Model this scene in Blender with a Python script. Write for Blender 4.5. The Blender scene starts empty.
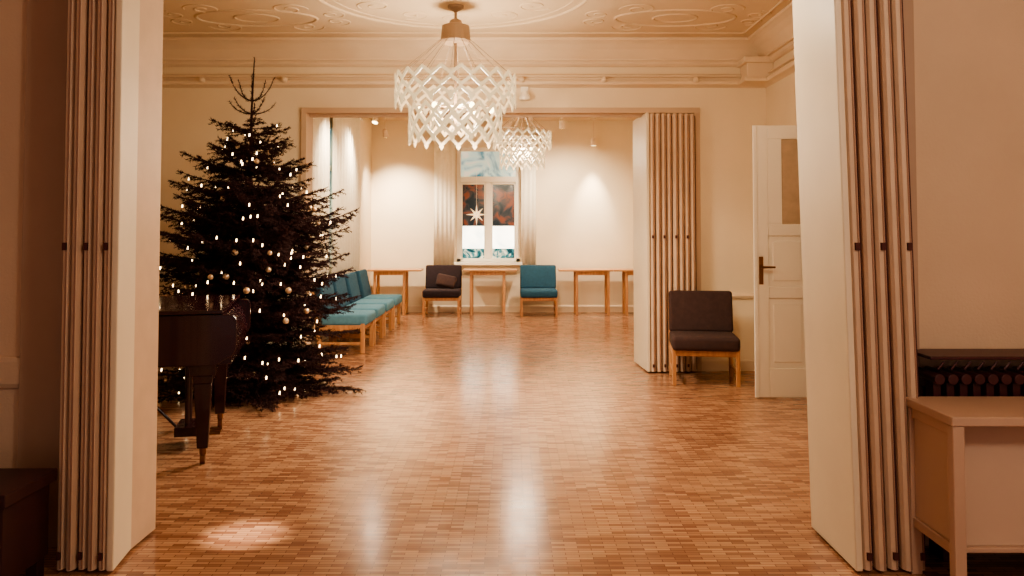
import bpy, math, random
from mathutils import Vector, Matrix, Euler
random.seed(7)
scene = bpy.context.scene
scene.view_settings.view_transform = 'AgX'
try:
    scene.view_settings.look = 'AgX - Medium High Contrast'
except Exception:
    pass
scene.view_settings.exposure = 0.36

def lin(c):
    return tuple(((v/255)/12.92 if v/255 <= 0.04045 else (((v/255)+0.055)/1.055)**2.4) for v in c)

# ------------------------------------------------------------ materials
def mat(name, rgb, rough=0.6, var=0.06, vscale=3.0, bump=0.0, bscale=60.0, metal=0.0, emit=None, estr=0.0, coat=0.0, spec=0.5):
    m = bpy.data.materials.new(name); m.use_nodes = True
    nt = m.node_tree; N = nt.nodes; L = nt.links
    b = N["Principled BSDF"]
    c = lin(rgb)
    tc = N.new("ShaderNodeTexCoord")
    no = N.new("ShaderNodeTexNoise"); no.inputs["Scale"].default_value = vscale
    no.inputs["Detail"].default_value = 4
    L.new(tc.outputs["Object"], no.inputs["Vector"])
    cr = N.new("ShaderNodeValToRGB")
    cr.color_ramp.elements[0].position = 0.3; cr.color_ramp.elements[1].position = 0.7
    cr.color_ramp.elements[0].color = tuple(max(0, v*(1-var)) for v in c)+(1,)
    cr.color_ramp.elements[1].color = tuple(min(1, v*(1+var)) for v in c)+(1,)
    L.new(no.outputs["Fac"], cr.inputs["Fac"])
    L.new(cr.outputs["Color"], b.inputs["Base Color"])
    b.inputs["Roughness"].default_value = rough
    b.inputs["Metallic"].default_value = metal
    b.inputs["Coat Weight"].default_value = coat
    b.inputs["Specular IOR Level"].default_value = spec
    if bump > 0:
        n2 = N.new("ShaderNodeTexNoise"); n2.inputs["Scale"].default_value = bscale
        L.new(tc.outputs["Object"], n2.inputs["Vector"])
        bp = N.new("ShaderNodeBump"); bp.inputs["Strength"].default_value = bump
        bp.inputs["Distance"].default_value = 0.01
        L.new(n2.outputs["Fac"], bp.inputs["Height"]); L.new(bp.outputs["Normal"], b.inputs["Normal"])
    if emit:
        b.inputs["Emission Color"].default_value = lin(emit)+(1,)
        b.inputs["Emission Strength"].default_value = estr
    return m

def wood(name, rgb, rgb2, rough=0.45, scale=(1, 1, 12)):
    m = bpy.data.materials.new(name); m.use_nodes = True
    nt = m.node_tree; N = nt.nodes; L = nt.links; b = N["Principled BSDF"]
    tc = N.new("ShaderNodeTexCoord"); mp = N.new("ShaderNodeMapping")
    mp.inputs["Scale"].default_value = (30/scale[0], 30/scale[1], 30/scale[2])
    no = N.new("ShaderNodeTexNoise"); no.inputs["Scale"].default_value = 1.0; no.inputs["Detail"].default_value = 5
    L.new(tc.outputs["Object"], mp.inputs["Vector"]); L.new(mp.outputs["Vector"], no.inputs["Vector"])
    cr = N.new("ShaderNodeValToRGB")
    cr.color_ramp.elements[0].position = 0.35; cr.color_ramp.elements[1].position = 0.65
    cr.color_ramp.elements[0].color = lin(rgb)+(1,); cr.color_ramp.elements[1].color = lin(rgb2)+(1,)
    L.new(no.outputs["Fac"], cr.inputs["Fac"]); L.new(cr.outputs["Color"], b.inputs["Base Color"])
    b.inputs["Roughness"].default_value = rough
    return m

def floor_mat():
    m = bpy.data.materials.new("mosaic_parquet"); m.use_nodes = True
    nt = m.node_tree; N = nt.nodes; L = nt.links; b = N["Principled BSDF"]
    tc = N.new("ShaderNodeTexCoord")
    br = N.new("ShaderNodeTexBrick")
    br.offset = 0.5; br.offset_frequency = 2
    br.inputs["Scale"].default_value = 1.0
    br.inputs["Brick Width"].default_value = 0.12
    br.inputs["Row Height"].default_value = 0.025
    br.inputs["Mortar Size"].default_value = 0.0017
    br.inputs["Mortar Smooth"].default_value = 0.3
    br.inputs["Bias"].default_value = 0.0
    br.inputs["Color1"].default_value = lin((190, 148, 116))+(1,)
    br.inputs["Color2"].default_value = lin((134, 92, 72))+(1,)
    br.inputs["Mortar"].default_value = lin((100, 62, 52))+(1,)
    L.new(tc.outputs["Object"], br.inputs["Vector"])
    no = N.new("ShaderNodeTexNoise"); no.inputs["Scale"].default_value = 1.3; no.inputs["Detail"].default_value = 6
    L.new(tc.outputs["Object"], no.inputs["Vector"])
    mr = N.new("ShaderNodeMapRange"); mr.inputs["From Min"].default_value = .3; mr.inputs["From Max"].default_value = .7
    mr.inputs["To Min"].default_value = .85; mr.inputs["To Max"].default_value = 1.05
    L.new(no.outputs["Fac"], mr.inputs["Value"])
    mx = N.new("ShaderNodeMix"); mx.data_type = 'RGBA'; mx.blend_type = 'MULTIPLY'; mx.inputs[0].default_value = 1.0
    L.new(br.outputs["Color"], mx.inputs[6]); L.new(mr.outputs["Result"], mx.inputs[7])
    L.new(mx.outputs[2], b.inputs["Base Color"])
    n2 = N.new("ShaderNodeTexNoise"); n2.inputs["Scale"].default_value = 6; n2.inputs["Detail"].default_value = 4
    L.new(tc.outputs["Object"], n2.inputs["Vector"])
    r2 = N.new("ShaderNodeMapRange"); r2.inputs["To Min"].default_value = .12; r2.inputs["To Max"].default_value = .28
    L.new(n2.outputs["Fac"], r2.inputs["Value"]); L.new(r2.outputs["Result"], b.inputs["Roughness"])
    b.inputs["Specular IOR Level"].default_value = .34
    ad = N.new("ShaderNodeMath"); ad.operation = 'MULTIPLY_ADD'; ad.inputs[1].default_value = 0.5
    L.new(n2.outputs["Fac"], ad.inputs[0]); L.new(br.outputs["Color"], ad.inputs[2])
    bp = N.new("ShaderNodeBump"); bp.inputs["Strength"].default_value = 0.06; bp.inputs["Distance"].default_value = 0.005
    L.new(ad.outputs[0], bp.inputs["Height"]); L.new(bp.outputs["Normal"], b.inputs["Normal"])
    return m

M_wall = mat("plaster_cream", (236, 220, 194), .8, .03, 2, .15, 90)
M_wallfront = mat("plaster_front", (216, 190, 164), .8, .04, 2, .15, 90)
M_ceil = mat("plaster_ceiling", (220, 198, 168), .85, .05, 1.5, .12, 60)
M_trim = mat("trim_paint", (228, 208, 182), .55, .03)
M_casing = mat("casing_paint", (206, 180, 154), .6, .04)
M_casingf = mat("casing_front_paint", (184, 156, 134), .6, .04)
M_floor = floor_mat()
M_leaf = mat("leaf_white", (228, 214, 190), .45, .03, 4)
M_fold = mat("fold_edge_tan", (212, 186, 162), .5, .05, 8)
M_fold2 = mat("fold_edge_dark", (156, 120, 102), .6, .05, 8)
M_gap = mat("fold_gap", (80, 40, 38), .8)
M_white = mat("white_lacquer", (248, 242, 228), .35, .02)
M_doorgl = mat("door_glass_brown", (196, 174, 148), .3, .1, 12)
M_brass = mat("brass", (130, 90, 50), .35, .1, 8, metal=1)
M_black = mat("piano_black", (46, 16, 23), .18, .1, 3, coat=.2)
M_iron = mat("radiator_iron", (70, 32, 36), .4, .15, 8)
M_wood = wood("beech", (176, 124, 86), (202, 152, 108))
M_tabtop = wood("table_beech", (180, 132, 96), (202, 158, 116), scale=(12, 1, 1))
M_blue = mat("teal_fabric", (42, 84, 108), .9, .12, 20, .4, 200)
M_blue_glare = mat("teal_fabric_glare", (88, 136, 158), .9, .12, 20, .4, 200)  # same teal cloth, paler to paint the glare on the seats
M_darkf = mat("dark_taupe_fabric", (66, 46, 44), .9, .15, 20, .4, 200)
M_blackf = mat("black_fabric", (44, 30, 36), .9, .15, 20, .4, 200)
M_pink = mat("table_laminate", (192, 162, 142), .4, .04)
M_pinkb = mat("cabinet_panel", (204, 178, 158), .5, .04)
M_chand = mat("chandelier_acrylic_glow", (104, 86, 62), .4, .02, emit=(255, 222, 168), estr=.78)  # dark base; cream emission stands in for lamplight on the lattice
M_globe = mat("lamp_globe", (240, 226, 196), .35, .02, emit=(255, 226, 178), estr=1.5)
M_chmet = mat("chandelier_metal", (150, 126, 104), .45, .05)
M_bulb = mat("bulb_glow", (255, 240, 210), .4, emit=(255, 220, 160), estr=8)
M_fairy = mat("fairy_glow", (255, 240, 210), .4, emit=(255, 220, 168), estr=9)
M_gold = mat("silver_gold_bauble", (232, 206, 176), .25, .1, 10, metal=.6)
M_bark = mat("bark", (52, 26, 26), .9, .3, 30, .4, 60)
M_needle = mat("fir_needles", (50, 30, 30), .9, .35, 6, spec=.15)
M_curt = mat("curtain_cloth", (252, 244, 226), .9, .03, 20, .1, 200)
M_paper = mat("paper_star", (250, 230, 196), .7, emit=(255, 230, 190), estr=.5)

def window_mat(name, c1, c2, c3, scale, rough=.15, emit=0.0):
    m = bpy.data.materials.new(name); m.use_nodes = True
    nt = m.node_tree; N = nt.nodes; L = nt.links; b = N["Principled BSDF"]
    tc = N.new("ShaderNodeTexCoord"); no = N.new("ShaderNodeTexNoise")
    no.inputs["Scale"].default_value = scale; no.inputs["Detail"].default_value = 3; no.inputs["Distortion"].default_value = 1.0
    L.new(tc.outputs["Object"], no.inputs["Vector"])
    cr = N.new("ShaderNodeValToRGB"); e = cr.color_ramp.elements
    e[0].position = .38; e[0].color = lin(c1)+(1,); e[1].position = .62; e[1].color = lin(c3)+(1,)
    k = e.new(.5); k.color = lin(c2)+(1,)
    L.new(no.outputs["Fac"], cr.inputs["Fac"]); L.new(cr.outputs["Color"], b.inputs["Base Color"])
    b.inputs["Roughness"].default_value = rough
    if emit:
        L.new(cr.outputs["Color"], b.inputs["Emission Color"]); b.inputs["Emission Strength"].default_value = emit
    return m
M_pane_dark = window_mat("pane_night_reflect", (30, 48, 60), (70, 72, 78), (138, 84, 68), 5)  # reddish patches paint room reflections into the night glass
M_pane_sky = window_mat("pane_transom", (50, 116, 140), (180, 208, 204), (222, 226, 208), 2.4, emit=.5)
M_pane_frost = window_mat("pane_frosted_glow", (222, 226, 212), (244, 240, 222), (255, 250, 232), 3, .4, emit=3.2)  # emission added so the pane looks lit and reflects in the floor
M_pane_teal = window_mat("pane_plants", (20, 62, 74), (60, 124, 136), (225, 232, 214), 7, emit=.5)

# ------------------------------------------------------------ mesh builder
class MB:
    def __init__(s): s.v = []; s.f = []; s.m = []
    def add(s, vs, fs, mi=0):
        o = len(s.v); s.v += [tuple(v) for v in vs]
        s.f += [tuple(i+o for i in f) for f in fs]; s.m += [mi]*len(fs)
    def box(s, lo, hi, mi=0, mtx=None):
        x0, y0, z0 = lo; x1, y1, z1 = hi
        vs = [Vector(p) for p in ((x0,y0,z0),(x1,y0,z0),(x1,y1,z0),(x0,y1,z0),(x0,y0,z1),(x1,y0,z1),(x1,y1,z1),(x0,y1,z1))]
        if mtx: vs = [mtx @ v for v in vs]
        s.add(vs, [(0,3,2,1),(4,5,6,7),(0,1,5,4),(1,2,6,5),(2,3,7,6),(3,0,4,7)], mi)
    def cyl(s, p0, p1, r0, r1=None, n=10, mi=0):
        r1 = r0 if r1 is None else r1
        p0 = Vector(p0); p1 = Vector(p1); d = (p1-p0).normalized()
        a = d.orthogonal().normalized(); b = d.cross(a)
        vs = []
        for p, r in ((p0, r0), (p1, r1)):
            for i in range(n):
                t = 2*math.pi*i/n; vs.append(p+a*math.cos(t)*r+b*math.sin(t)*r)
        fs = [(i, (i+1) % n, n+(i+1) % n, n+i) for i in range(n)]
        fs += [tuple(range(n-1, -1, -1)), tuple(range(n, 2*n))]
        s.add(vs, fs, mi)
    def lathe(s, c, prof, n=24, mi=0):
        cx, cy, cz = c; vs = []; k = len(prof)
        for r, z in prof:
            for i in range(n):
                t = 2*math.pi*i/n; vs.append((cx+r*math.cos(t), cy+r*math.sin(t), cz+z))
        fs = []
        for j in range(k-1):
            for i in range(n):
                fs.append((j*n+i, j*n+(i+1) % n, (j+1)*n+(i+1) % n, (j+1)*n+i))
        s.add(vs, fs, mi)
    def sphere(s, c, r, mi=0, n=10, m=6, sz=1.0):
        prof = [(max(1e-4, r*math.sin(math.pi*j/m)), -r*sz*math.cos(math.pi*j/m)) for j in range(m+1)]
        s.lathe(c, prof, n, mi)
    def prism(s, poly, z0, z1, mi=0, mtx=None):
        n = len(poly)
        vs = [Vector((x, y, z0)) for x, y in poly]+[Vector((x, y, z1)) for x, y in poly]
        if mtx: vs = [mtx @ v for v in vs]
        s.add(vs, [(i, (i+1) % n, n+(i+1) % n, n+i) for i in range(n)]+[tuple(range(n-1, -1, -1)), tuple(range(n, 2*n))], mi)
    def extr(s, prof, p0, p1, out, mi=0):
        """profile (outward, z) swept from p0 to p1 (xy), outward dir out"""
        n = len(prof); vs = []
        for p in (p0, p1):
            for o, z in prof: vs.append((p[0]+out[0]*o, p[1]+out[1]*o, z))
        s.add(vs, [(i, (i+1) % n, n+(i+1) % n, n+i) for i in range(n)]+[tuple(range(n-1, -1, -1)), tuple(range(n, 2*n))], mi)
    def obj(s, name, mats, bevel=0, smooth=False, parent=None, loc=(0,0,0), rot=(0,0,0), seg=2):
        me = bpy.data.meshes.new(name); me.from_pydata(s.v, [], s.f)
        for m in mats: me.materials.append(m)
        me.polygons.foreach_set("material_index", s.m)
        import bmesh
        bm = bmesh.new(); bm.from_mesh(me)
        if len(s.f) < 30000: bmesh.ops.recalc_face_normals(bm, faces=bm.faces)
        bm.to_mesh(me); bm.free()
        if smooth:
            for p in me.polygons: p.use_smooth = True
        o = bpy.data.objects.new(name, me); scene.collection.objects.link(o)
        o.location = loc; o.rotation_euler = rot
        if bevel:
            b = o.modifiers.new("bevel", 'BEVEL'); b.width = bevel; b.segments = seg; b.limit_method = 'ANGLE'
            b.angle_limit = math.radians(35)
        if parent: o.parent = parent
        return o

def empty(name, loc=(0,0,0), rot=(0,0,0)):
    e = bpy.data.objects.new(name, None); scene.collection.objects.link(e)
    e.location = loc; e.rotation_euler = rot; e.empty_display_size = .1
    return e

def light(name, kind, loc, power, color, parent=None, size=.1, rot=(0,0,0), angle=60, blend=.5):
    l = bpy.data.lights.new(name, kind); l.energy = power; l.color = color
    if kind in ('POINT', 'SPOT'): l.shadow_soft_size = size
    if kind == 'AREA': l.shape = 'DISK'; l.size = size
    if kind == 'SPOT': l.spot_size = math.radians(angle); l.spot_blend = blend
    o = bpy.data.objects.new(name, l); scene.collection.objects.link(o)
    o.location = loc; o.rotation_euler = rot
    if parent: o.parent = parent
    return o

# ------------------------------------------------------------ geometry constants
YF0, YF1 = 3.75, 3.95      # front dividing wall
YM0, YM1 = 8.30, 8.52      # middle dividing wall
YB = 14.2                  # end wall
CZ = 3.40; OH = 2.67
FL, FR = -2.00, 1.80       # front opening
ML, MR = -2.14, 1.90       # middle opening
XL, XR = -3.95, 2.65       # middle room sides
BL, BR = -2.5, 2.5         # end room sides

def slab(name, lo, hi, m):
    b = MB(); b.box(lo, hi); return b.obj(name, [m])
slab("floor", (-5, -1.5, -.1), (5, YB+.2, 0), M_floor)
slab("ceiling", (-5, -1.5, CZ), (5, YB+.2, CZ+.1), M_ceil)

b = MB()
b.box((-5, YF0, 0), (FL, YF1, CZ)); b.box((FR, YF0, 0), (5, YF1, CZ)); b.box((FL, YF0, OH), (FR, YF1, CZ))
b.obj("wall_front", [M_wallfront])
b = MB()
b.box((-5, YM0, 0), (ML, YM1, CZ)); b.box((MR, YM0, 0), (5, YM1, CZ)); b.box((ML, YM0, OH), (MR, YM1, CZ))
b.obj("wall_middle", [M_wall])
# end wall with window hole
wx0, wx1, wz0, wz1 = -.98, .14, .88, 2.92
b = MB()
b.box((-3, YB, 0), (wx0, YB+.2, CZ)); b.box((wx1, YB, 0), (3, YB+.2, CZ))
b.box((wx0, YB, 0), (wx1, YB+.2, wz0)); b.box((wx0, YB, wz1), (wx1, YB+.2, CZ))
b.obj("wall_back", [M_wall])
slab("wall_left_hall", (XL-.1, YF1, 0), (XL, YM0, CZ), M_wall)
# right hall wall with doorway
b = MB()
b.box((XR, YF1, 0), (XR+.15, 5.85, CZ)); b.box((XR, 6.97, 0), (XR+.15, YM0, CZ)); b.box((XR, 5.85, 2.42), (XR+.15, 6.97, CZ))
b.obj("wall_right_hall", [M_wall])
slab("wall_corridor", (4.0, YF1, 0), (4.1, YM0, CZ), M_wall)
slab("wall_left_end", (BL-.1, YM1, 0), (BL, YB, CZ), M_wall)
slab("wall_right_end", (BR, YM1, 0), (BR+.1, YB, CZ), M_wall)
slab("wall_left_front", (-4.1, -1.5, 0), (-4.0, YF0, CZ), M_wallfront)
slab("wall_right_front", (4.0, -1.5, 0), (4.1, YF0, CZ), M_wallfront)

# ---- cornice + picture rail in the hall
cove = [(0, 3.40), (.26, 3.40), (.26, 3.375), (.235, 3.365), (.2, 3.345), (.15, 3.30), (.11, 3.245), (.09, 3.22), (.09, 3.2), (.055, 3.2), (.055, 3.17), (.03, 3.15), (0, 3.15)]
rail = [(0, 3.075), (.03, 3.07), (.055, 3.055), (.055, 3.04), (.03, 3.03), (.03, 3.01), (.075, 3.0), (.085, 2.985), (.075, 2.955), (.03, 2.945), (0, 2.93)]
ti = [0]
def trim(mb, m=None, **k):
    ti[0] += 1
    return mb.obj("trim_%d" % ti[0], [m or M_trim], **k)
for prof in (cove, rail):
    b = MB()
    b.extr(prof, (XL, YM0), (XR, YM0), (0, -1))
    b.extr(prof, (XR, YF1), (XR, YM0), (-1, 0))
    b.extr(prof, (XL, YF1), (XL, YM0), (1, 0))
    trim(b)
# corner pier box with moulding (top right)
b = MB()
b.box((2.38, 8.05, 2.98), (XR, YM0, 3.17)); b.box((2.34, 8.0, 3.14), (XR, YM0, 3.2)); b.box((2.34, 8.0, 2.95), (XR, YM0, 2.99))
trim(b, bevel=.01)
# rail bosses
b = MB()
for x in (-3.2, -2.35, .1, .95, 1.9):
    b.lathe((x, YM0-.09, 3.0), [(.001, -.03), (.03, -.02), (.035, 0), (.03, .02), (.001, .03)], 12)
trim(b, M_trim, smooth=True)
# opening casings (line the reveals, 6 mm proud of the plaster)
q = .006
b = MB()
b.box((ML-.05, YM0-.03, 0), (ML+q, YM1+.02, OH+.05)); b.box((MR-q, YM0-.03, 0), (MR+.05, YM1+.02, OH+.05)); b.box((ML-.05, YM0-.035, OH-q), (MR+.05, YM1+.025, OH+.05))
trim(b, M_casing, bevel=.002)
b = MB()
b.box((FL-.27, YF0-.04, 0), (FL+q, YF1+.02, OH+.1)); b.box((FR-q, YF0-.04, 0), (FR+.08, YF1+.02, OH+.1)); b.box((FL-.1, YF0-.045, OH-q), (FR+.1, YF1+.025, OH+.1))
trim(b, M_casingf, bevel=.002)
# ceiling tracks
b = MB(); b.box((ML+.01, YM0+.08, OH-.03), (MR-.01, YM0+.14, OH-.001)); trim(b, M_casing)
# dado rails
b = MB()
dp = [(0, .74), (.02, .745), (.03, .77), (.02, .795), (0, .80)]
b.extr(dp, (MR+.05, YM0), (XR, YM0), (0, -1)); b.extr(dp, (XL, YM0), (ML-.05, YM0), (0, -1))
trim(b)
b = MB()
b.extr([(0, .72), (.02, .72), (.03, .74), (.03, .84), (.02, .86), (0, .86)], (-4, YF0), (FL-.27, YF0), (0, -1)); trim(b, M_wallfront)
# baseboards
bp = [(0, 0), (.02, 0), (.02, .1), (.01, .12), (0, .12)]
def base(side, segs, m=M_trim):
    b = MB()
    for p0, p1, o in segs: b.extr(bp, p0, p1, o)
    b.obj("baseboard_"+side, [m])
base("middle", [((MR+.05, YM0), (XR, YM0), (0, -1)), ((XL, YM0), (ML-.05, YM0), (0, -1))])
base("back", [((BL, YB), (BR, YB), (0, -1))])
base("left", [((BL, YM1), (BL, YB), (1, 0))])
base("right", [((BR, YM1), (BR, YB), (-1, 0))])
base("hall_left", [((XL, YF1), (XL, YM0), (1, 0))])
base("front", [((-4, YF0), (FL-.27, YF0), (0, -1)), ((FR+.08, YF0), (4, YF0), (0, -1))], M_wallfront)

# ---- stucco ornament on hall ceiling
def stucco(paths, r=.018):
    ti[0] += 1
    cu = bpy.data.curves.new("trim_%d" % ti[0], 'CURVE'); cu.dimensions = '3D'; cu.bevel_depth = r; cu.bevel_resolution = 2
    for pts, cyc, rad in paths:
        sp = cu.splines.new('POLY'); sp.points.add(len(pts)-1)
        for i, p in enumerate(pts): sp.points[i].co = (p[0], p[1], CZ+.004, 1); sp.points[i].radius = rad
        sp.use_cyclic_u = cyc
    cu.materials.append(M_ceil)
    o = bpy.data.objects.new(cu.name, cu); scene.collection.objects.link(o)
paths = []
def circ(cx, cy, rx, ry, rad=1, n=48): paths.append(([(cx+rx*math.cos(2*math.pi*i/n), cy+ry*math.sin(2*math.pi*i/n)) for i in range(n)], True, rad))
def spiral(cx, cy, r, a0, turns, d=1, rad=.8):
    n = 36; paths.append(([(cx+r*(1-i/n*.85)*math.cos(a0+d*turns*2*math.pi*i/n), cy+r*(1-i/n*.85)*math.sin(a0+d*turns*2*math.pi*i/n)) for i in range(n)], False, rad))
circ(-.5, 6.5, 1.15, 1.15, 1.5, 72); circ(-.5, 6.5, 1.05, 1.05, .8, 72)
for k in range(12):
    a = k*math.pi/6; spiral(-.5+.8*math.cos(a), 6.5+.8*math.sin(a), .16, a, 1.4, 1 if k % 2 else -1)
for cx in (-2.35, 1.5):
    circ(cx, 7.3, .55, .28, 1.2); circ(cx, 7.3, .2, .14, 1)
    for sx in (-1, 1):
        for sy in (-1, 1):
            spiral(cx+sx*.38, 7.3+sy*.3, .17, 0 if sx > 0 else math.pi, 1.5, sx*sy)
            spiral(cx+sx*.72, 7.3+sy*.12, .13, math.pi/2*sy, 1.4, -sx*sy)
paths.append(([(-3.6, 4.3), (2.3, 4.3), (2.3, 7.85), (-3.6, 7.85)], True, 1.3))
stucco(paths, .014)

# ------------------------------------------------------------ folding partitions
def partition(name, xin, xout, y0, y1, n, h=2.655, lean=0.0, splay=0.0, gf=.2):
    """stack of folded leaves; xin = side facing opening (white leaf), xout = wall side"""
    e = empty(name)
    sgn = 1 if xout > xin else -1
    sh = Matrix(((1, 0, lean, 0), (0, 1, 0, 0), (0, 0, 1, 0), (0, 0, 0, 1)))
    shl = Matrix(((1, splay, lean, -splay*y0), (0, 1, 0, 0), (0, 0, 1, 0), (0, 0, 0, 1)))
    b = MB()
    b.box((min(xin, xin+sgn*.03), y0, .012), (max(xin, xin+sgn*.03), y1, h), 0, shl)
    b.obj("end_leaf", [M_leaf], bevel=.006, parent=e)
    w = (abs(xout-xin)-.035)/n
    b = MB(); g = MB()
    for i in range(n):
        a = xin+sgn*(.035+i*w); c = a+sgn*w*(1-gf)
        dy = random.uniform(-.012, .012); top = h-.01
        x0, x1 = min(a, c), max(a, c)
        t = x1-x0
        poly = [(x0, y1-.03), (x0, y0+.03+dy), (x0+t*.2, y0+.012+dy), (x0+t*.5, y0+.006+dy), (x0+t*.8, y0+.012+dy), (x1, y0+.03+dy), (x1, y1-.03)]
        b.prism(poly, .015, top, 0, sh)
        b.box((x0+t*.58, y0+dy+.004, .02), (x0+t*.70, y0+dy+.02, top-.02), 1, sh)
        gx0, gx1 = min(c, c+sgn*w*gf), max(c, c+sgn*w*gf)
        g.box((gx0, y0+.04, .03), (gx1, y1-.06, top-.02), 0, sh)
        z = 1.38
        if i % 2 == 0:
            b.box((x0+t*.3, y0+dy-.004, z-.016), (x0+t*.7, y0+dy+.02, z+.016), 2, sh)
            b.box((x0+t*.3, y0+dy-.004, .06), (x0+t*.7, y0+dy+.02, .09), 2, sh)
    b.obj("folded_leaves", [M_fold, M_fold2, M_gap], parent=e)
    g.obj("pleat_gaps", [M_gap], parent=e)
    return e
partition("folding_partition", -1.68, -1.94, 3.42, 3.93, 5, splay=-.15)
partition("folding_partition", 1.45, 1.765, 3.42, 3.93, 5, lean=-.024)
partition("folding_partition", 1.375, 1.885, 8.16, 8.82, 8, splay=-.06, gf=.12)

# ------------------------------------------------------------ door (half leaf, open)
e = empty("door_1")
b = MB()
dx0, dx1, dy = 2.10, 2.64, 6.93
H = 2.36
b.box((dx0, dy, .012), (dx0+.12, dy+.04, H)); b.box((dx1-.1, dy, .012), (dx1, dy+.04, H))
for z0, z1 in ((.012, .26), (.86, .96), (1.40, 1.50), (2.24, H)): b.box((dx0+.12, dy, z0), (dx1-.1, dy+.04, z1))
for z0, z1 in ((.26, .86), (.96, 1.40)):
    b.box((dx0+.12, dy+.012, z0), (dx1-.1, dy+.028, z1))
    b.box((dx0+.16, dy+.004, z0+.05), (dx1-.14, dy+.036, z1-.05))
b.box((dx0-.012, dy-.012, .012), (dx0+.025, dy, H))
b.obj("leaf", [M_white], bevel=.005, parent=e)
b = MB(); b.box((dx0+.24, dy+.015, 1.50), (dx1-.1, dy+.025, 2.24)); b.obj("pane", [M_doorgl], parent=e)
b = MB(); b.box((dx0+.12, dy, 1.5), (dx0+.24, dy+.04, 2.24)); b.obj("glazing_stile", [M_white], parent=e)
b = MB(); b.box((dx0+.035, dy-.006, .98), (dx0+.07, dy, 1.22)); b.cyl((dx0+.052, dy-.055, 1.13), (dx0+.052, dy, 1.13), .01); b.cyl((dx0+.045, dy-.05, 1.13), (dx0+.16, dy-.05, 1.13), .011, .008)
b.obj("handle", [M_brass], parent=e)
b = MB(); b.box((XR-.02, 6.97, 0), (XR+.17, 7.06, 2.5)); b.box((XR-.02, 5.76, 0), (XR+.17, 5.85, 2.5)); b.box((XR-.02, 5.76, 2.42), (XR+.17, 7.06, 2.5))
trim(b, M_trim, bevel=.006)

# ------------------------------------------------------------ back window
e = empty("window_1")
b = MB()
fy0, fy1 = YB+.02, YB+.1
W0, W1 = wx0, wx1
tz = 2.30; mz = 1.52; mid = (W0+W1)/2
b.box((W0, fy0, wz0), (W0+.07, fy1, wz1)); b.box((W1-.07, fy0, wz0), (W1, fy1, wz1))
b.box((W0, fy0, wz1-.07), (W1, fy1, wz1)); b.box((W0, fy0, wz0), (W1, fy1, wz0+.07))
b.box((W0+.07, fy0-.02, tz), (W1-.07, fy1, tz+.1)); b.box((mid-.045, fy0-.01, wz0+.07), (mid+.045, fy1, tz))
for a, c in ((W0+.07, mid-.045), (mid+.045, W1-.07)):
    b.box((a, fy0+.01, wz0+.07), (a+.03, fy1, tz)); b.box((c-.03, fy0+.01, wz0+.07), (c, fy1, tz)); b.box((a, fy0+.01, tz-.04), (c, fy1, tz))
b.box((W0-.04, YB-.1, wz0-.05), (W1+.04, YB+.1, wz0)) # sill
b.obj("frame", [M_white], bevel=.006, parent=e)
def pane(name, z0, z1, m):
    b = MB(); b.box((W0+.03, YB+.06, z0), (W1-.03, YB+.07, z1)); b.obj(name, [m], parent=e)
pane("transom_pane", tz+.05, wz1-.03, M_pane_sky)
pane("upper_pane", mz, tz+.05, M_pane_dark)
pane("frosted_pane", wz0+.24, mz, M_pane_frost)
pane("lower_pane", wz0+.03, wz0+.24, M_pane_teal)

# left window of end room behind curtains
e = empty("window_2")
b = MB()
for y0, y1, z0, z1 in ((10.0, 10.07, .9, 2.9), (11.9, 11.97, .9, 2.9), (10.92, 11.0, .9, 2.9), (10, 11.97, 2.83, 2.9), (10, 11.97, .9, .97), (10, 11.97, 2.25, 2.32)):
    b.box((BL, y0, z0), (BL+.04, y1, z1))
b.obj("frame", [M_white], parent=e)
b = MB(); b.box((BL+.005, 10.0, .9), (BL+.015, 11.97, 2.9)); b.obj("pane", [M_pane_sky], parent=e)

def curtain(p0, p1, z0, z1, waves, amp=.025):
    p0 = Vector(p0+(0,)); p1 = Vector(p1+(0,)); d = p1-p0; nrm = Vector((-d.y, d.x, 0)).normalized()
    n = waves*8; vs = []; fs = []
    for j, z in enumerate((z0, (z0+z1)/2, z1)):
        for i in range(n+1):
            t = i/n; a = amp*(1.1-.25*j)
            p = p0+d*t+nrm*(a*math.sin(t*waves*2*math.pi+.4*math.sin(t*9)))
            vs.append((p.x, p.y, z))
    for j in range(2):
        for i in range(n):
            k = j*(n+1)+i; fs.append((k, k+1, k+n+2, k+n+1))
    b = MB(); b.add(vs, fs)
    o = b.obj("curtain", [M_curt], smooth=True)
    s = o.modifiers.new("s", 'SOLIDIFY'); s.thickness = .004
    return o
curtain((-1.38, YB-.08), (-1.0, YB-.08), .82, 3.25, 5, .007)
curtain((.16, YB-.08), (.42, YB-.08), .82, 3.25, 3, .007)
curtain((BL+.09, 8.75), (BL+.09, 10.5), .15, 3.2, 9, .03)
curtain((BL+.09, 10.75), (BL+.09, 12.6), .15, 3.2, 10, .03)
b = MB(); b.cyl((-1.45, YB-.08, 3.27), (.5, YB-.08, 3.27), .014); b.obj("curtain_rail", [M_white])
b = MB(); b.cyl((BL+.09, 8.7, 3.22), (BL+.09, 12.8, 3.22), .014); b.obj("curtain_rail", [M_white])

# paper star
def star(loc, r, name="paper_star"):
    b = MB()
    import itertools
    dirs = [Vector(d).normalized() for d in itertools.product((-1, 0, 1), repeat=3) if d != (0, 0, 0)]
    for d in dirs:
        b.cyl(Vector((0,0,0)), d*r*(1 if abs(max(d, key=abs)) > .9 else .8), r*.17, .001, 4)
    b.cyl((0, 0, 0), (0, 0, .75), .002, n=4)
    return b.obj(name, [M_paper], loc=loc)
star((-.62, YB-.2, 1.72), .19)

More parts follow.
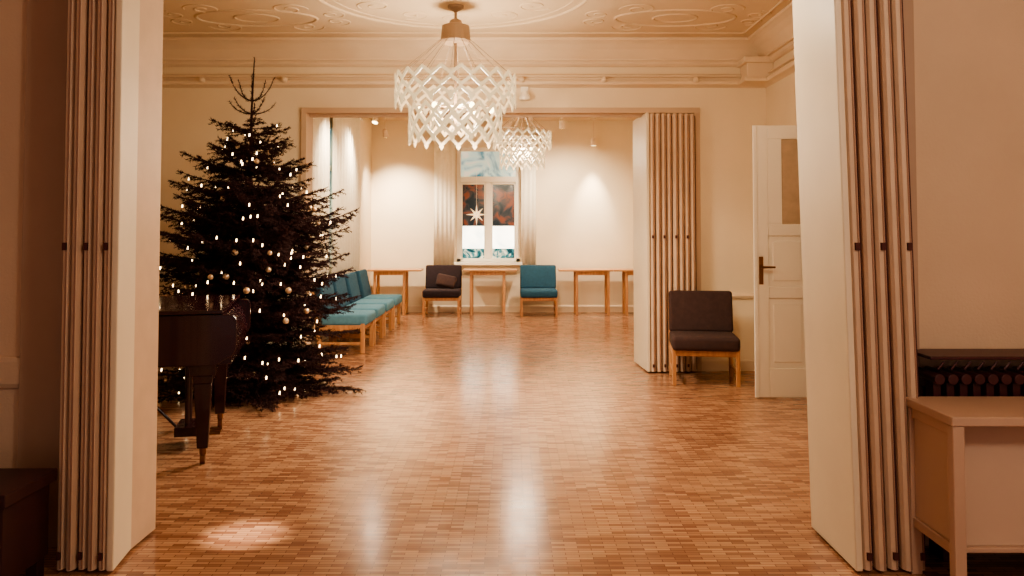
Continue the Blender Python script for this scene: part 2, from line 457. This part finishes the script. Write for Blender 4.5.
# ------------------------------------------------------------ chairs
def chair(loc, rz, fab, fab2=None, cushion=False):
    """front faces -Y at rz=0; origin centre on floor"""
    e = empty("lounge_chair", loc, (0, 0, rz))
    w = .62
    b = MB()
    for sx in (-1, 1):
        x = sx*(w/2-.02)
        b.box((x-.018, -.27, 0), (x+.018, -.22, .36)); 
        rm = Matrix.Translation((x, .25, .0)) @ Matrix.Rotation(math.radians(-9), 4, 'X')
        b.box((-.018, -.03, .0), (.018, .02, .74), 0, rm)
        b.box((x-.016, -.26, .26), (x+.016, .27, .33))
        b.box((x-.012, -.25, .1), (x+.012, .27, .13))
    b.box((-w/2+.03, -.25, .27), (w/2-.03, -.225, .33)); b.box((-w/2+.03, .2, .27), (w/2-.03, .225, .33))
    b.obj("frame", [M_wood], bevel=.006, parent=e)
    b = MB(); b.box((-w/2, -.30, .325), (w/2, .25, .455))
    b.obj("seat", [fab], bevel=.035, parent=e, seg=4, smooth=True)
    b = MB()
    rm = Matrix.Translation((0, .215, .44)) @ Matrix.Rotation(math.radians(-12), 4, 'X')
    b.box((-w/2, -.045, .0), (w/2, .045, .41), 0, rm)
    b.obj("backrest", [fab2 or fab], bevel=.03, parent=e, seg=4, smooth=True)
    if cushion:
        b = MB(); b.box((-.17, -.05, -.11), (.17, .05, .11))
        b.obj("cushion", [M_darkf], bevel=.045, seg=4, smooth=True, loc=(.06, .06, .58), rot=(math.radians(-22), math.radians(12), 0), parent=e)
    return e
chair((1.84, 7.74, 0), math.radians(-8), M_darkf)
chair((-1.18, 13.6, 0), 0, M_blackf, cushion=True)
chair((.45, 13.6, 0), 0, M_blue)
for i, y in enumerate((9.75, 10.5, 11.3, 12.15)):
    chair((-2.0, y, 0), math.radians(90), M_blue_glare, M_blue)

# tables at end wall
def table(x0, x1, l0, l1):
    b = MB(); y0, y1 = 13.62, 14.08
    b.box((x0, y0, .745), (x1, y1, .775), 0)
    for x in (l0, l1):
        for y in (y0+.03, y1-.07): b.box((x, y, 0), (x+.045, y+.045, .745), 1)
    b.box((l0+.045, y0+.045, .68), (l1, y0+.06, .745), 1); b.box((l0+.045, y1-.05, .68), (l1, y1-.035, .745), 1)
    b.obj("side_table", [M_tabtop, M_wood], bevel=.004)
table(-2.46, -1.55, -2.36, -1.86)
table(-.83, .08, -.72, -.16)
table(.80, 1.72, 1.08, 1.62)
table(1.73, 2.44, 1.93, 2.36)

# ------------------------------------------------------------ piano
P = empty("grand_piano", (-1.70, 4.96, 0), (0, 0, math.radians(14)))
P.scale = (1, .86, 1)
rim = [(-.30, 0), (-.30, 1.38), (-.5, 1.38), (-.68, 1.33), (-.85, 1.2), (-1.0, 1.02), (-1.15, .86), (-1.32, .76), (-1.46, .66), (-1.54, .5), (-1.55, .3), (-1.5, .12), (-1.4, .02), (-1.3, 0)]
b = MB(); b.prism(rim, .62, .93); b.obj("case", [M_black], bevel=.008, parent=P)
lid = [(x-(.02 if x < -.4 else -.22), y+(.015 if y > .7 else -.015)) for x, y in rim]
b = MB(); b.prism(lid, .935, .96)
b.obj("lid", [M_black], bevel=.006, parent=P)
b = MB()
chk = [(-.31, .62), (-.31, .93), (-.06, .93), (-.02, .925), (0, .90), (.0, .72), (-.02, .68), (-.12, .62)]
for y0, y1 in ((0, .045), (1.335, 1.38)):
    n = len(chk); vs = [(x, y0, z) for x, z in chk]+[(x, y1, z) for x, z in chk]
    b.add(vs, [(i, (i+1) % n, n+(i+1) % n, n+i) for i in range(n)]+[tuple(range(n)), tuple(range(2*n-1, n-1, -1))])
b.box((-.31, .045, .62), (-.03, 1.335, .68)); b.box((-.05, .045, .68), (-.02, 1.335, .75)); b.box((-.33, .045, .7), (-.2, 1.335, .93))
# closed fallboard (curved lid over the keys)
fb = [(-.21, .93), (-.15, .925), (-.09, .90), (-.05, .85), (-.03, .78), (-.03, .745), (-.05, .745), (-.21, .9)]
n = len(fb); vs = [(x, .045, z) for x, z in fb]+[(x, 1.335, z) for x, z in fb]
b.add(vs, [(i, (i+1) % n, n+(i+1) % n, n+i) for i in range(n)]+[tuple(range(n)), tuple(range(2*n-1, n-1, -1))])
b.obj("keybed_and_fallboard", [M_black], bevel=.004, parent=P)
b = MB(); c = MB()
for x, y in ((-.2, .13), (-.2, 1.25), (-1.3, .35)):
    for z0, z1, w0, w1 in ((.55, .62, .075, .08), (.5, .55, .055, .06), (.1, .5, .032, .052)):
        vs = []
        for z, w in ((z0, w0), (z1, w1)): vs += [(x-w, y-w, z), (x+w, y-w, z), (x+w, y+w, z), (x-w, y+w, z)]
        b.add(vs, [(0,3,2,1),(4,5,6,7),(0,1,5,4),(1,2,6,5),(2,3,7,6),(3,0,4,7)])
    c.cyl((x, y, .06), (x, y, .1), .02); c.cyl((x-.014, y, .032), (x+.014, y, .032), .032, n=16)
b.obj("legs", [M_black], bevel=.005, parent=P); c.obj("casters", [M_brass], parent=P)
b = MB()
for y in (.6, .76): b.cyl((-.35, y, .14), (-.35, y, .62), .015)
b.box((-.42, .52, .09), (-.28, .84, .15)); b.box((-.4, .54, .56), (-.3, .82, .62))
for y in (.6, .68, .76): b.box((-.28, y-.015, .08), (-.14, y+.015, .095), 1)
b.cyl((-.42, .68, .12), (-.85, .68, .6), .01)
b.obj("pedal_lyre", [M_black, M_brass], bevel=.003, parent=P)

# ------------------------------------------------------------ christmas tree
T = empty("christmas_tree", (-2.36, 7.22, 0))
rnd = random.Random(3)
def rad(z):
    pts = [(0, .95), (.3, .95), (.6, .88), (1.0, .90), (1.4, .88), (1.8, .66), (2.15, .43), (2.4, .27), (2.6, .15), (3, .08)]
    for (a, ra), (c, rc) in zip(pts, pts[1:]):
        if a <= z <= c: return ra+(rc-ra)*(z-a)/(c-a)
    return .05
wv = MB(); nv = []; nf = []
tips = []; onb = []
def needles(p0, p1, ln, dens=190):
    d = p1-p0; L = d.length
    if L < 1e-4: return
    d = d/L; a = d.orthogonal().normalized(); bb = d.cross(a)
    for _ in range(max(2, int(L*dens))):
        t = rnd.random(); p = p0+d*(L*t); th = rnd.random()*2*math.pi
        o = a*math.cos(th)+bb*math.sin(th)
        q = p+(o*.85+d*.55)*ln*rnd.uniform(.7, 1.15)
        side = (o.cross(d))*.0042
        k = len(nv); nv.extend(((p+side)[:], (p-side)[:], q[:])); nf.append((k, k+1, k+2))
def stick(p0, p1, r0, r1, n=5): wv.cyl(p0, p1, r0, r1, n)
pts = [Vector((0, 0, 0)), Vector((.01, 0, 1.0)), Vector((-.01, .01, 2.0)), Vector((.0, 0, 2.55)), Vector((.02, 0, 3.02))]
rr = [.05, .038, .02, .01, .004]
for i in range(4): stick(pts[i], pts[i+1], rr[i], rr[i+1], 8)
needles(pts[3], pts[4], .022, 260); needles(pts[2], pts[3], .025, 200)
z = .16
while z < 2.42:
    nb = 12 if z < 1.6 else 9
    ph = rnd.random()*6.28
    for k in range(nb):
        az = ph+2*math.pi*k/nb+rnd.uniform(-.25, .25)
        L = rad(z)*rnd.uniform(.7, 1.14)
        slope = -.14+.36*(z/2.5)+rnd.uniform(-.1, .1)
        zz = z+rnd.uniform(-.05, .05)
        dirh = Vector((math.cos(az), math.sin(az), 0)); prev = Vector((0, 0, zz)); seg = 6; P_ = [prev]
        for s_ in range(1, seg+1):
            t = s_/seg
            pz = zz+L*(slope*t+.10*t*t*(1 if z > .5 else .3)-.04*math.sin(t*3))
            P_.append(Vector((dirh.x*L*t, dirh.y*L*t, max(.05, pz))))
        r0 = .010*(L/.8)+.003
        for s_ in range(seg):
            stick(P_[s_], P_[s_+1], r0*(1-s_/seg*.75), r0*(1-(s_+1)/seg*.75), 4)
            if s_ >= 1: needles(P_[s_], P_[s_+1], .028, 190)
        tips.append(P_[-1]); side = Vector((-dirh.y, dirh.x, 0))
        nt_ = int(L/.052)
        for j in range(2, nt_+1):
            t = j/(nt_+1); f = t*seg; i0 = min(int(f), seg-1); p = P_[i0].lerp(P_[i0+1], f-i0)
            for sd in (-1, 1):
                tl = (.34*L*(1-t)+.06)*rnd.uniform(.7, 1.15)
                dd = (dirh*.75+side*sd*rnd.uniform(.6, .95)+Vector((0, 0, rnd.uniform(-.4, .3)))).normalized()
                q = p+dd*tl; q.z = max(q.z, .03)
                stick(p, q, .0035, .0015, 3); needles(p, q, .028, 190)
                if tl > .12:
                    for u in (.3, .5, .72):
                        m_ = p.lerp(q, u); dd2 = (dd+dirh*.5-side*sd*rnd.uniform(.1, .8)+Vector((0, 0, rnd.uniform(-.4, .25)))).normalized()
                        q2 = m_+dd2*tl*.4; q2.z = max(q2.z, .03)
                        needles(m_, q2, .026, 180)
                onb.append(q)
    z += .095+.012*(z > 1.5)
for zc, nb, L, up in ((2.5, 5, .28, .10), (2.62, 5, .26, .17)):
    for k in range(nb):
        az = 2*math.pi*k/nb+(.0 if zc > 2.6 else .5)
        d = Vector((math.cos(az), math.sin(az), 0)); p = Vector((0, 0, zc)); 
        for s_ in range(4):
            q = p+d*(L/4)*(1-.15*s_)+Vector((0, 0, up*(.1+.14*s_)))
            stick(p, q, .006-.001*s_, .005-.001*s_, 5); needles(p, q, .026, 260); p = q
wv.obj("trunk_and_branches", [M_bark], parent=T)
me = bpy.data.meshes.new("needles"); me.from_pydata(nv, [], nf); me.materials.append(M_needle)
o = bpy.data.objects.new("needles", me); scene.collection.objects.link(o); o.parent = T
b = MB()
b.cyl((0, 0, 0), (0, 0, .12), .09, .07, 16)
for k in range(4):
    a = k*math.pi/2+.4; b.box((0, -.02, 0), (.3, .02, .03), 0, Matrix.Rotation(a, 4, 'Z'))
b.obj("stand", [M_iron], parent=T)
b = MB()
cand = [p for p in onb if p.y < .3 and (p.x > -.66) and rad(p.z)*.55 < Vector((p.x, p.y, 0)).length < rad(p.z)*.96]
rnd.shuffle(cand)
for p in cand[:155]:
    b.cyl((p.x, p.y, p.z+.0), (p.x+.003, p.y, p.z+.024), .0062, .0045, 6)
b.obj("fairy_lights", [M_fairy], parent=T)
b = MB()
for p in cand[200:236]:
    r = rnd.uniform(.018, .028); b.sphere((p.x, p.y-.02, p.z-r), r, 0, 14, 8)
b.obj("baubles", [M_gold], smooth=True, parent=T)

# ------------------------------------------------------------ chandeliers
def chandelier(loc, R, ztop, zmid, zbot, zcup, pdown, ppoint):
    e = empty("chandelier", loc)
    k = R/.52
    def zz(mb, r, zc, n, amp, w, ph, th=.005):
        m = 2*n; vs = []
        for i in range(m):
            a = math.pi*i/n; z = zc+(1 if (i+ph) % 2 else -1)*amp
            for dr, dz in ((-th, -w), (th, -w), (th, w), (-th, w)):
                vs.append(((r+dr)*math.cos(a), (r+dr)*math.sin(a), z+dz))
        fs = []
        for i in range(m):
            j = (i+1) % m
            for q in range(4): fs.append((i*4+q, i*4+(q+1) % 4, j*4+(q+1) % 4, j*4+q))
        mb.add(vs, fs)
    def tier(mb, r, z0, z1, n, rows):
        # zigzag bands: the outer two mirrored to form diamonds, the rest nested chevrons
        h = (z1-z0)/rows; 
        for j in range(rows):
            zz(mb, r, z1-h*(j+.5), n, h*.38, h*.19, 1 if j < rows-1 and j % 2 else 0)
    b = MB()
    tier(b, R, zmid+.01*k, ztop, 20, 3)
    tier(b, R*.77, zbot+.03*k, zmid+.0*k, 16, 3)
    tier(b, R*.42, zbot+.1*k, zmid-.02*k, 9, 2)
    for r, n, z in ((R, 20, zmid+.01*k), (R*.77, 16, zbot+.03*k)):
        for i in range(n):
            a = 2*math.pi*i/n
            c = Vector((r*math.cos(a), r*math.sin(a), z)); tg = Vector((-math.sin(a), math.cos(a), 0))*.024*k
            o_ = Vector((math.cos(a), math.sin(a), 0))*.005; dz = Vector((0, 0, .035*k))
            vs = [c-tg+o_, c-dz+o_, c+tg+o_, c+dz+o_, c-tg-o_, c-dz-o_, c+tg-o_, c+dz-o_]
            b.add(vs, [(0,1,2,3),(7,6,5,4),(0,4,5,1),(1,5,6,2),(2,6,7,3),(3,7,4,0)])
    b.obj("zigzag_lattice", [M_chand], parent=e)
    b = MB()
    top = CZ-loc[2]
    b.lathe((0, 0, 0), [(.001, top), (.07*k, top), (.07*k, top-.02), (.02, top-.05), (.012, top-.06), (.012, zcup+.17*k), (.05*k, zcup+.15*k), (.06*k, zcup+.12*k), (.12*k, zcup+.1*k), (.125*k, zcup+.04*k), (.13*k, zcup-.03*k), (.11*k, zcup-.05*k), (.001, zcup-.05*k)], 28)
    for i in range(16):
        a = 2*math.pi*i/16
        b.cyl((.11*k*math.cos(a), .11*k*math.sin(a), zcup), (R*math.cos(a), R*math.sin(a), ztop-.03), .0022, n=4)
    b.cyl((0, 0, zcup), (0, 0, zbot+.09*k), .012*k)
    for i in range(6):
        a = math.pi*i/3; b.cyl((0, 0, zmid), (R*.62*math.cos(a), R*.62*math.sin(a), zmid), .006)
    b.obj("suspension", [M_chmet], parent=e)
    b = MB()
    for i in range(6):
        a = math.pi*i/3; b.sphere((R*.6*math.cos(a), R*.6*math.sin(a), zmid-.03*k), .022*k, 0, 12, 8, 1.4)
    b.obj("bulbs", [M_bulb], smooth=True, parent=e)
    light("lamp_light", 'POINT', (0, 0, zmid-.04*k), ppoint, LC, e, .12*k)
    light("down_light", 'AREA', (0, 0, zbot+.08*k), pdown, LC, e, R*1.1)
    return e
LC = (1, .83, .61)
chandelier((-.49, 6.9, 0), .52, 2.79, 2.52, 2.18, 3.12, 75, 75)
chandelier((.14, 11.0, 0), .40, 2.80, 2.57, 2.29, 3.05, 15, 90)

# ------------------------------------------------------------ ceiling spot lamps
def spotlamp(loc, target, power, angle, blend=.8, size=.05):
    e = empty("ceiling_spotlight", loc)
    d = (Vector(target)-Vector(loc)).normalized()
    b = MB()
    b.cyl((0, 0, .03), (0, 0, CZ-loc[2]), .009); b.cyl((0, 0, CZ-loc[2]-.03), (0, 0, CZ-loc[2]), .05, n=16)
    b.cyl(-d*.07, d*.06, .035, .05, 16)
    b.obj("housing", [M_trim], parent=e)
    b = MB(); b.cyl(d*.061, d*.064, .042, n=16); b.obj("lens", [M_bulb], parent=e)
    q = d.to_track_quat('-Z', 'Y').to_euler()
    light("beam", 'SPOT', d*.09, power, LC, e, size, q, angle, blend)
spotlamp((1.42, 13.88, 2.98), (1.42, 14.2, 1.2), 260, 50, 1)
spotlamp((.8, 12.8, 3.15), (1.0, 14.2, .7), 240, 120, 1)  # extra wide spot, added to take over part of the chandelier's light
spotlamp((-2.1, 13.2, 3.05), (-1.9, 14.2, 1.1), 380, 90, 1)
spotlamp((-2.05, 12.0, 3.12), (-2.5, 11.0, .8), 100, 120, 1)
spotlamp((-1.95, 10.2, 3.12), (-2.5, 10.6, .6), 100, 120, 1)
# front room ceiling downlight throwing a small pool on the floor
spotlamp((-1.27, 3.25, 3.25), (-1.27, 3.87, 0), 1000, 8.5, 1)
def globe(loc, dz, power, col):
    e = empty("unseen_ceiling_lamp", loc)
    b = MB(); b.lathe((0, 0, 0), [(.001, -.12), (.1, -.1), (.16, -.03), (.17, .05), (.12, .1), (.05, .14), (.04, CZ-loc[2]), (.001, CZ-loc[2])], 24); b.obj("globe", [M_globe], smooth=True, parent=e)
    light("lamp_light", 'POINT', (0, 0, dz), power, col, e, .2)
globe((1.5, .6, 3.1), -.35, 85, (1, .82, .64))
globe((.6, 4.55, 3.15), -.34, 62, LC)  # unseen hall lamp, added to brighten the door and middle wall
# small wall lamp above the opening
b = MB()
b.box((.09, YM0-.02, 2.80), (.17, YM0, 2.94)); b.lathe((.13, YM0-.09, 2.82), [(.001, .06), (.03, .055), (.06, 0), (.055, -.03), (.001, -.04)], 16); b.cyl((.13, YM0-.09, 2.87), (.13, YM0, 2.88), .01)
b.obj("wall_lamp", [M_white])

# ------------------------------------------------------------ radiator + table right front
e = empty("radiator")
b = MB()
x = 1.86
while x < 3.1:
    for y in (3.56, 3.66):
        b.box((x-.017, y-.035, .12), (x+.017, y+.035, .80))
    b.cyl((x, 3.50, .80), (x, 3.72, .80), .024, n=10); b.cyl((x, 3.50, .14), (x, 3.72, .14), .024, n=10)
    b.cyl((x, 3.52, .84), (x+.03, 3.52, .875), .006, n=6)
    x += .058
b.cyl((1.84, 3.61, .77), (3.12, 3.61, .77), .022); b.cyl((1.84, 3.61, .17), (3.12, 3.61, .17), .022)
for xx in (1.9, 3.0): b.box((xx-.015, 3.55, 0), (xx+.015, 3.67, .14))
b.obj("sections", [M_iron], bevel=.006, parent=e)
b = MB()
b.box((1.82, 3.50, .885), (3.14, 3.735, .90)); 
for xx in (1.83, 2.5, 3.11): b.box((xx, 3.70, .80), (xx+.02, 3.73, .885))
b.obj("shelf", [M_iron], bevel=.004, parent=e)

# open table with an inset storage box hung between its legs
b = MB()
x0, x1, y0, y1 = 1.68, 2.75, 3.08, 3.47
b.box((x0, y0, .70), (x1, y1, .735), 0)
for xx in (x0+.005, x1-.05):
    for yy in (y0+.005, y1-.05): b.box((xx, yy, 0), (xx+.045, yy+.045, .70), 0)
b.box((x0+.012, y0+.05, .655), (x0+.035, y1-.05, .70), 0)
b.box((x0+.012, y0+.05, .20), (x0+.035, y1-.05, .24), 0)
b.box((x0+.022, y0+.05, .24), (x0+.032, y1-.05, .655), 1)
b.box((x0+.05, y0+.13, .2), (x1-.05, y0+.15, .70), 1); b.box((x0+.05, y0+.11, .18), (x1-.05, y1-.03, .2), 0)
b.box((x0+.05, y1-.05, .2), (x1-.05, y1-.03, .70), 1)
b.obj("serving_table", [M_pink, M_pinkb], bevel=.004)

# dark low bench left front
b = MB()
b.box((-2.9, 3.05, .40), (-1.91, 3.40, .45)); b.box((-2.88, 3.07, .1), (-1.93, 3.38, .40))
for xx in (-2.88, -1.99):
    for yy in (3.07, 3.32): b.box((xx, yy, 0), (xx+.05, yy+.05, .1))
for xx in (-2.58, -2.25): b.box((xx-.004, 3.06, .12), (xx+.004, 3.075, .39))
b.obj("low_cabinet", [mat("dark_cabinet", (56, 26, 30), .4, .2, 6)], bevel=.006)

# ------------------------------------------------------------ world + camera
w = bpy.data.worlds.new("world"); scene.world = w; w.use_nodes = True
bg = w.node_tree.nodes["Background"]; bg.inputs[0].default_value = (.9, .62, .54, 1); bg.inputs[1].default_value = .38

cam = bpy.data.cameras.new("camera"); co = bpy.data.objects.new("camera", cam); scene.collection.objects.link(co)
cam.sensor_width = 36; cam.lens = 800/1024*36; cam.clip_start = .05
pitch = math.radians(2.0)
co.location = (0, 0, 1.45); co.rotation_euler = (math.radians(90)+pitch, 0, 0)
cam.shift_y = -(58+800*math.tan(pitch))/1024
scene.camera = co
